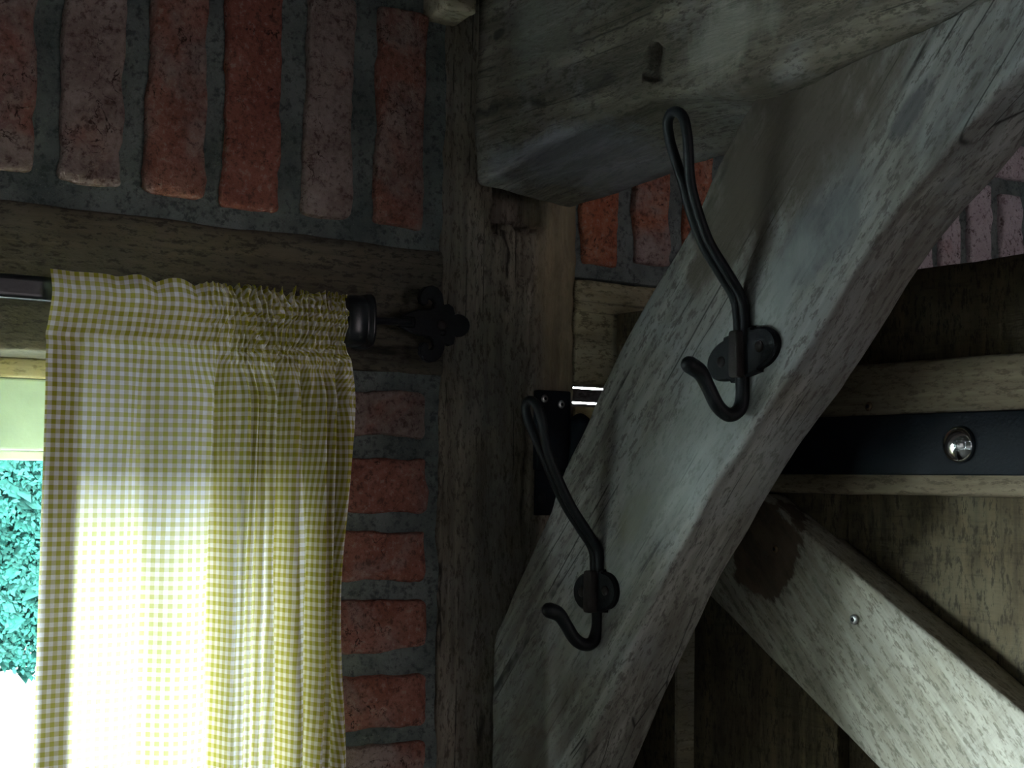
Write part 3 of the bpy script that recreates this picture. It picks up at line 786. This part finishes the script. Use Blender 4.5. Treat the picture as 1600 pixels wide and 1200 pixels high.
# ------------------------------------------------------------------ hinge pin plate on the post
hy = -.004
a = PX(836, 606, 'y', hy); b = PX(889, 606, 'y', hy); c = PX(838, 806, 'y', hy)
hg = empty('hinge_plate', ((a.x + b.x) / 2, 0, c.z), label='black iron hinge pin plate screwed to the post', category='hinge')
zt = PX(862, 610, 'y', hy).z; zm = PX(862, 736, 'y', hy).z; zb_ = c.z
v, f = rbox((a.x, -.010, zm), (b.x, .001, zt), .01, .003); mesh('upper_plate', v, f, M['strap'], hg)
v, f = rbox((a.x + .002, -.0055, zb_), (b.x - .004, .001, zm + .001), .01, .002); mesh('lower_plate', v, f, M['strap'], hg)
for (pxx, pyy, mt) in ((851, 623, 'zinc'), (877, 632, 'zinc')):
    p = PX(pxx, pyy, 'y', -.010); v, f = disc(p, (0, -1, 0), .0052, .0018, 20); so = mesh('screw', v, f, M[mt], hg)
    v, f = disc(p + Vector((0, -.0016, 0)), (0, -1, 0), .0021, .0006, 10, 3); mesh('screw_socket', v, f, M['strap'], so)
p = PX(846, 778, 'y', -.0055); v, f = disc(p, (0, -1, 0), .0062, .0012, 20); mesh('screw', v, f, M['iron'], hg)
kx = b.x + .010
zk0 = PX(895, 748, 'y', -.012).z; zk1 = PX(895, 664, 'y', -.012).z
v, f = tube([(kx, -.014, zk0 + .004), (kx, -.014, (zk0 + zk1) / 2), (kx, -.014, zk1 - .004)], .0135, 18); mesh('hinge_knuckle', v, f, M['strap'], hg)

# ------------------------------------------------------------------ open plank door
door = empty('door_1', tuple(ROOT_DOOR), kind='structure', label='open ledged plank door with a diagonal brace and black strap hinge', category='door')
ZD = E + .2195
def bd(q, n): return q + Vector((fbm(q, 6) * .0015, fbm(q, 3) * .001, fbm(q, 20, 2) * .0012))
yb0 = PX(962, 500, 'x', .258).y; yb1 = PX(1053, 1050, 'x', .258).y; yb2 = PX(1308, 850, 'x', .285).y
box('board', (.258, yb1, .03), (.33, yb0, ZD - .01), M['board'], door, .003, (9, .04, .06), bd)
box('board', (.285, yb2, .03), (.33, yb1, ZD), M['board'], door, .003, (9, .04, .06), bd)
box('board', (.300, yb2 - .25, .03), (.33, yb2 - .001, ZD + .001), M['board'], door, .003, (9, .04, .06), bd)
box('board', (.288, yb2 - .47, .03), (.33, yb2 - .252, ZD), M['board'], door, .003, (9, .04, .06), bd)
YE = yb2 - .47
edge_p = PX(1070, 1000, 'x', .258)
# pale lath nailed on the edge of the thick first board
box('edge_lath', (.2585, yb1 - .006, .03), (.2870, yb1 - .0005, E - .03), M['pale'], door, .001)
box('ledge', (.250, YE + .01, E - .0115), (.2995, yb0 - .006, E + .121), M['ledge'], door, .006, (9, .03, .012), bd)
box('ledge', (.250, YE + .01, .25), (.2995, yb0 - .006, .385), M['ledge'], door, .006, (9, .03, .03), bd)
# diagonal brace: quadrilateral in the plane of the door
lo1, lo2 = PX(1110, 933, 'x', .25), PX(1320, 1147, 'x', .25); hi1, hi2 = PX(1250, 824, 'x', .25), PX(1600, 1117, 'x', .25)
def on(p, q, y=None, z=None):
    t = (y - p.y) / (q.y - p.y) if y is not None else (z - p.z) / (q.z - p.z)
    return p.lerp(q, t)
zt_ = E - .0135
A_ = on(lo1, lo2, z=zt_); B_ = on(hi1, hi2, z=zt_); C_ = on(hi1, hi2, y=YE + .03); D_ = on(lo1, lo2, y=YE + .03)
NQ, NW = 60, 10; verts = []; faces = []
prof = []
for i in range(NQ + 1):
    s = i / NQ; p = A_.lerp(D_, s); q = B_.lerp(C_, s)
    dv = (q - p); wd = dv.length; dn = dv.normalized(); rr = .004
    ring = [(rr + (wd - 2 * rr) * k / NW, 0) for k in range(NW + 1)] + [(wd - rr * .3, rr * .3), (wd, rr), (wd, .034), (wd, .045), (0, .045), (0, rr), (rr * .3, rr * .3)]
    for (s_, t_) in ring: pp = p + dn * s_ + Vector((t_, 0, 0)); verts.append(bd(pp, None))
n = len(ring)
for i in range(NQ):
    for k in range(n): faces.append((i * n + k, i * n + (k + 1) % n, (i + 1) * n + (k + 1) % n, (i + 1) * n + k))
faces.append(tuple(range(n))); faces.append(tuple(range((NQ + 1) * n - 1, NQ * n - 1, -1)))
fix_normals(mesh('diagonal_brace', verts, faces, M['zbrace'], door))
# strap hinge with its carriage bolts
st = mesh('strap_hinge', *rbox((.2435, YE + .05, E + .0075), (.2505, -.022, E + .0690), (9, .05, .02), .0025), M['strap'], door, label='long black strap hinge')
for pxx, pyy in ((1500, 695),):
    p = PX(pxx, pyy, 'x', .2435); v, f = disc(p, (-1, 0, 0), .0180, .0140, 36, 10); mesh('carriage_bolt', v, f, M['chrome'], st, label='domed shiny bolt head')
    q = p + Vector((0, -.19, 0)); v, f = disc(q, (-1, 0, 0), .0180, .0140, 36, 10); mesh('carriage_bolt', v, f, M['chrome'], st, label='domed shiny bolt head')
# the eye of the strap, wrapped round the pin
v, f = tube([(kx, -.014, E + .0095), (kx, -.014, E + .04), (kx, -.014, E + .067)], .0150, 18); mesh('strap_eye', v, f, M['strap'], st)
box('strap_offset', (kx, -.030, E + .0085), (.2480, -.016, E + .068), M['strap'], st, .002)
for pxx, pyy, mt, rr in ((1334, 968, 'zinc', .0052), (1357, 635, 'brass', .0048), (1211, 858, 'brass', .0045)):
    p = PX(pxx, pyy, 'x', .2485); v, f = disc(p, (-1, 0, 0), rr, .002, 18); so = mesh('screw', v, f, M[mt], door)
    v, f = disc(p + Vector((-.0018, 0, 0)), (-1, 0, 0), rr * .45, .0006, 10, 3); mesh('screw_socket', v, f, M['strap'], so)

# ------------------------------------------------------------------ porch boarding added to darken the doorway, slots leave bright strips
blackout = empty('wall_blackout', (.6, .34, 0), kind='structure', label='dark porch boarding added to block daylight behind the door gap', category='wall')
PYP = .34
g = [PX(911, q, 'y', PYP).z for q in (604, 607.5, 627.5, 631)]
for z0, z1 in ((g[0], 2.4), (g[2], g[1]), (0, g[3])):
    box('plank', (.20, PYP, z0), (1.5, PYP + .02, z1), M['dark_plank'], blackout, .002)
box('plank', (.18, .2, 0), (.20, PYP + .02, 2.4), M['dark_plank'], blackout, .002)
box('plank', (1.5, .2, 0), (1.52, PYP + .02, 2.4), M['dark_plank'], blackout, .002)
box('plank', (.18, .2, 2.4), (1.52, PYP + .02, 2.42), M['dark_plank'], blackout, .002)
q0 = PX(893, 662, 'y', .02); q1 = PX(945, 638, 'y', .02)
box('timber_block', (max(q0.x, PW + .003), .012, q0.z), (q1.x, .05, q1.z), M['block'], None, .003, (.01, 9, .01), bd, label='small yellowish timber block in the gap behind the hinge', category='block')

# ------------------------------------------------------------------ outdoors
box('ground', (-40, .26, -.12), (40, 40, -.02), M['gravel'], kind='structure', label='bright open ground outside the window', category='ground')
HYD = 10.0
hedge = empty('hedge', (0, HYD, -.02), label='bright green leafy hedge seen outside the window', category='hedge')
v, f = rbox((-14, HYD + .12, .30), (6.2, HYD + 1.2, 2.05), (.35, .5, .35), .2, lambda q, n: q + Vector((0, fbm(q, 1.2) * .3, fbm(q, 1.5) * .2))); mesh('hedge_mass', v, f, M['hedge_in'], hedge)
verts = []; faces = []; rnd = random.Random(3)
for i in range(36000):
    near = i < 29000
    x = rnd.uniform(1.2, 3.4) if near else rnd.uniform(-13, 6.2); z = rnd.uniform(.0, 2.15)
    if z < .10 + .30 * (fbm(Vector((x, 0, 0)), 1.9, 3) + .4): continue
    y = HYD + rnd.uniform(-.30, .05) + .12 * fbm(Vector((x, 0, z)), 2.2)
    s = rnd.uniform(.014, .034) if near else rnd.uniform(.06, .11)
    nrm = Vector((rnd.uniform(-.8, .8), -1, rnd.uniform(-.2, 1.1))).normalized(); a_ = nrm.orthogonal().normalized()
    a_ = (Matrix.Rotation(rnd.uniform(0, 6.28), 3, nrm) @ a_); b_ = nrm.cross(a_); c_ = Vector((x, y, z)); k = len(verts)
    verts += [c_ - a_ * s, c_ + b_ * s * .6 + nrm * .1 * s, c_ + a_ * s * 1.1, c_ - b_ * s * .6 + nrm * .1 * s]; faces.append((k, k + 1, k + 2, k + 3))
mesh('hedge_leaves', verts, faces, M['leaf'], hedge, smooth=False, kind='stuff')
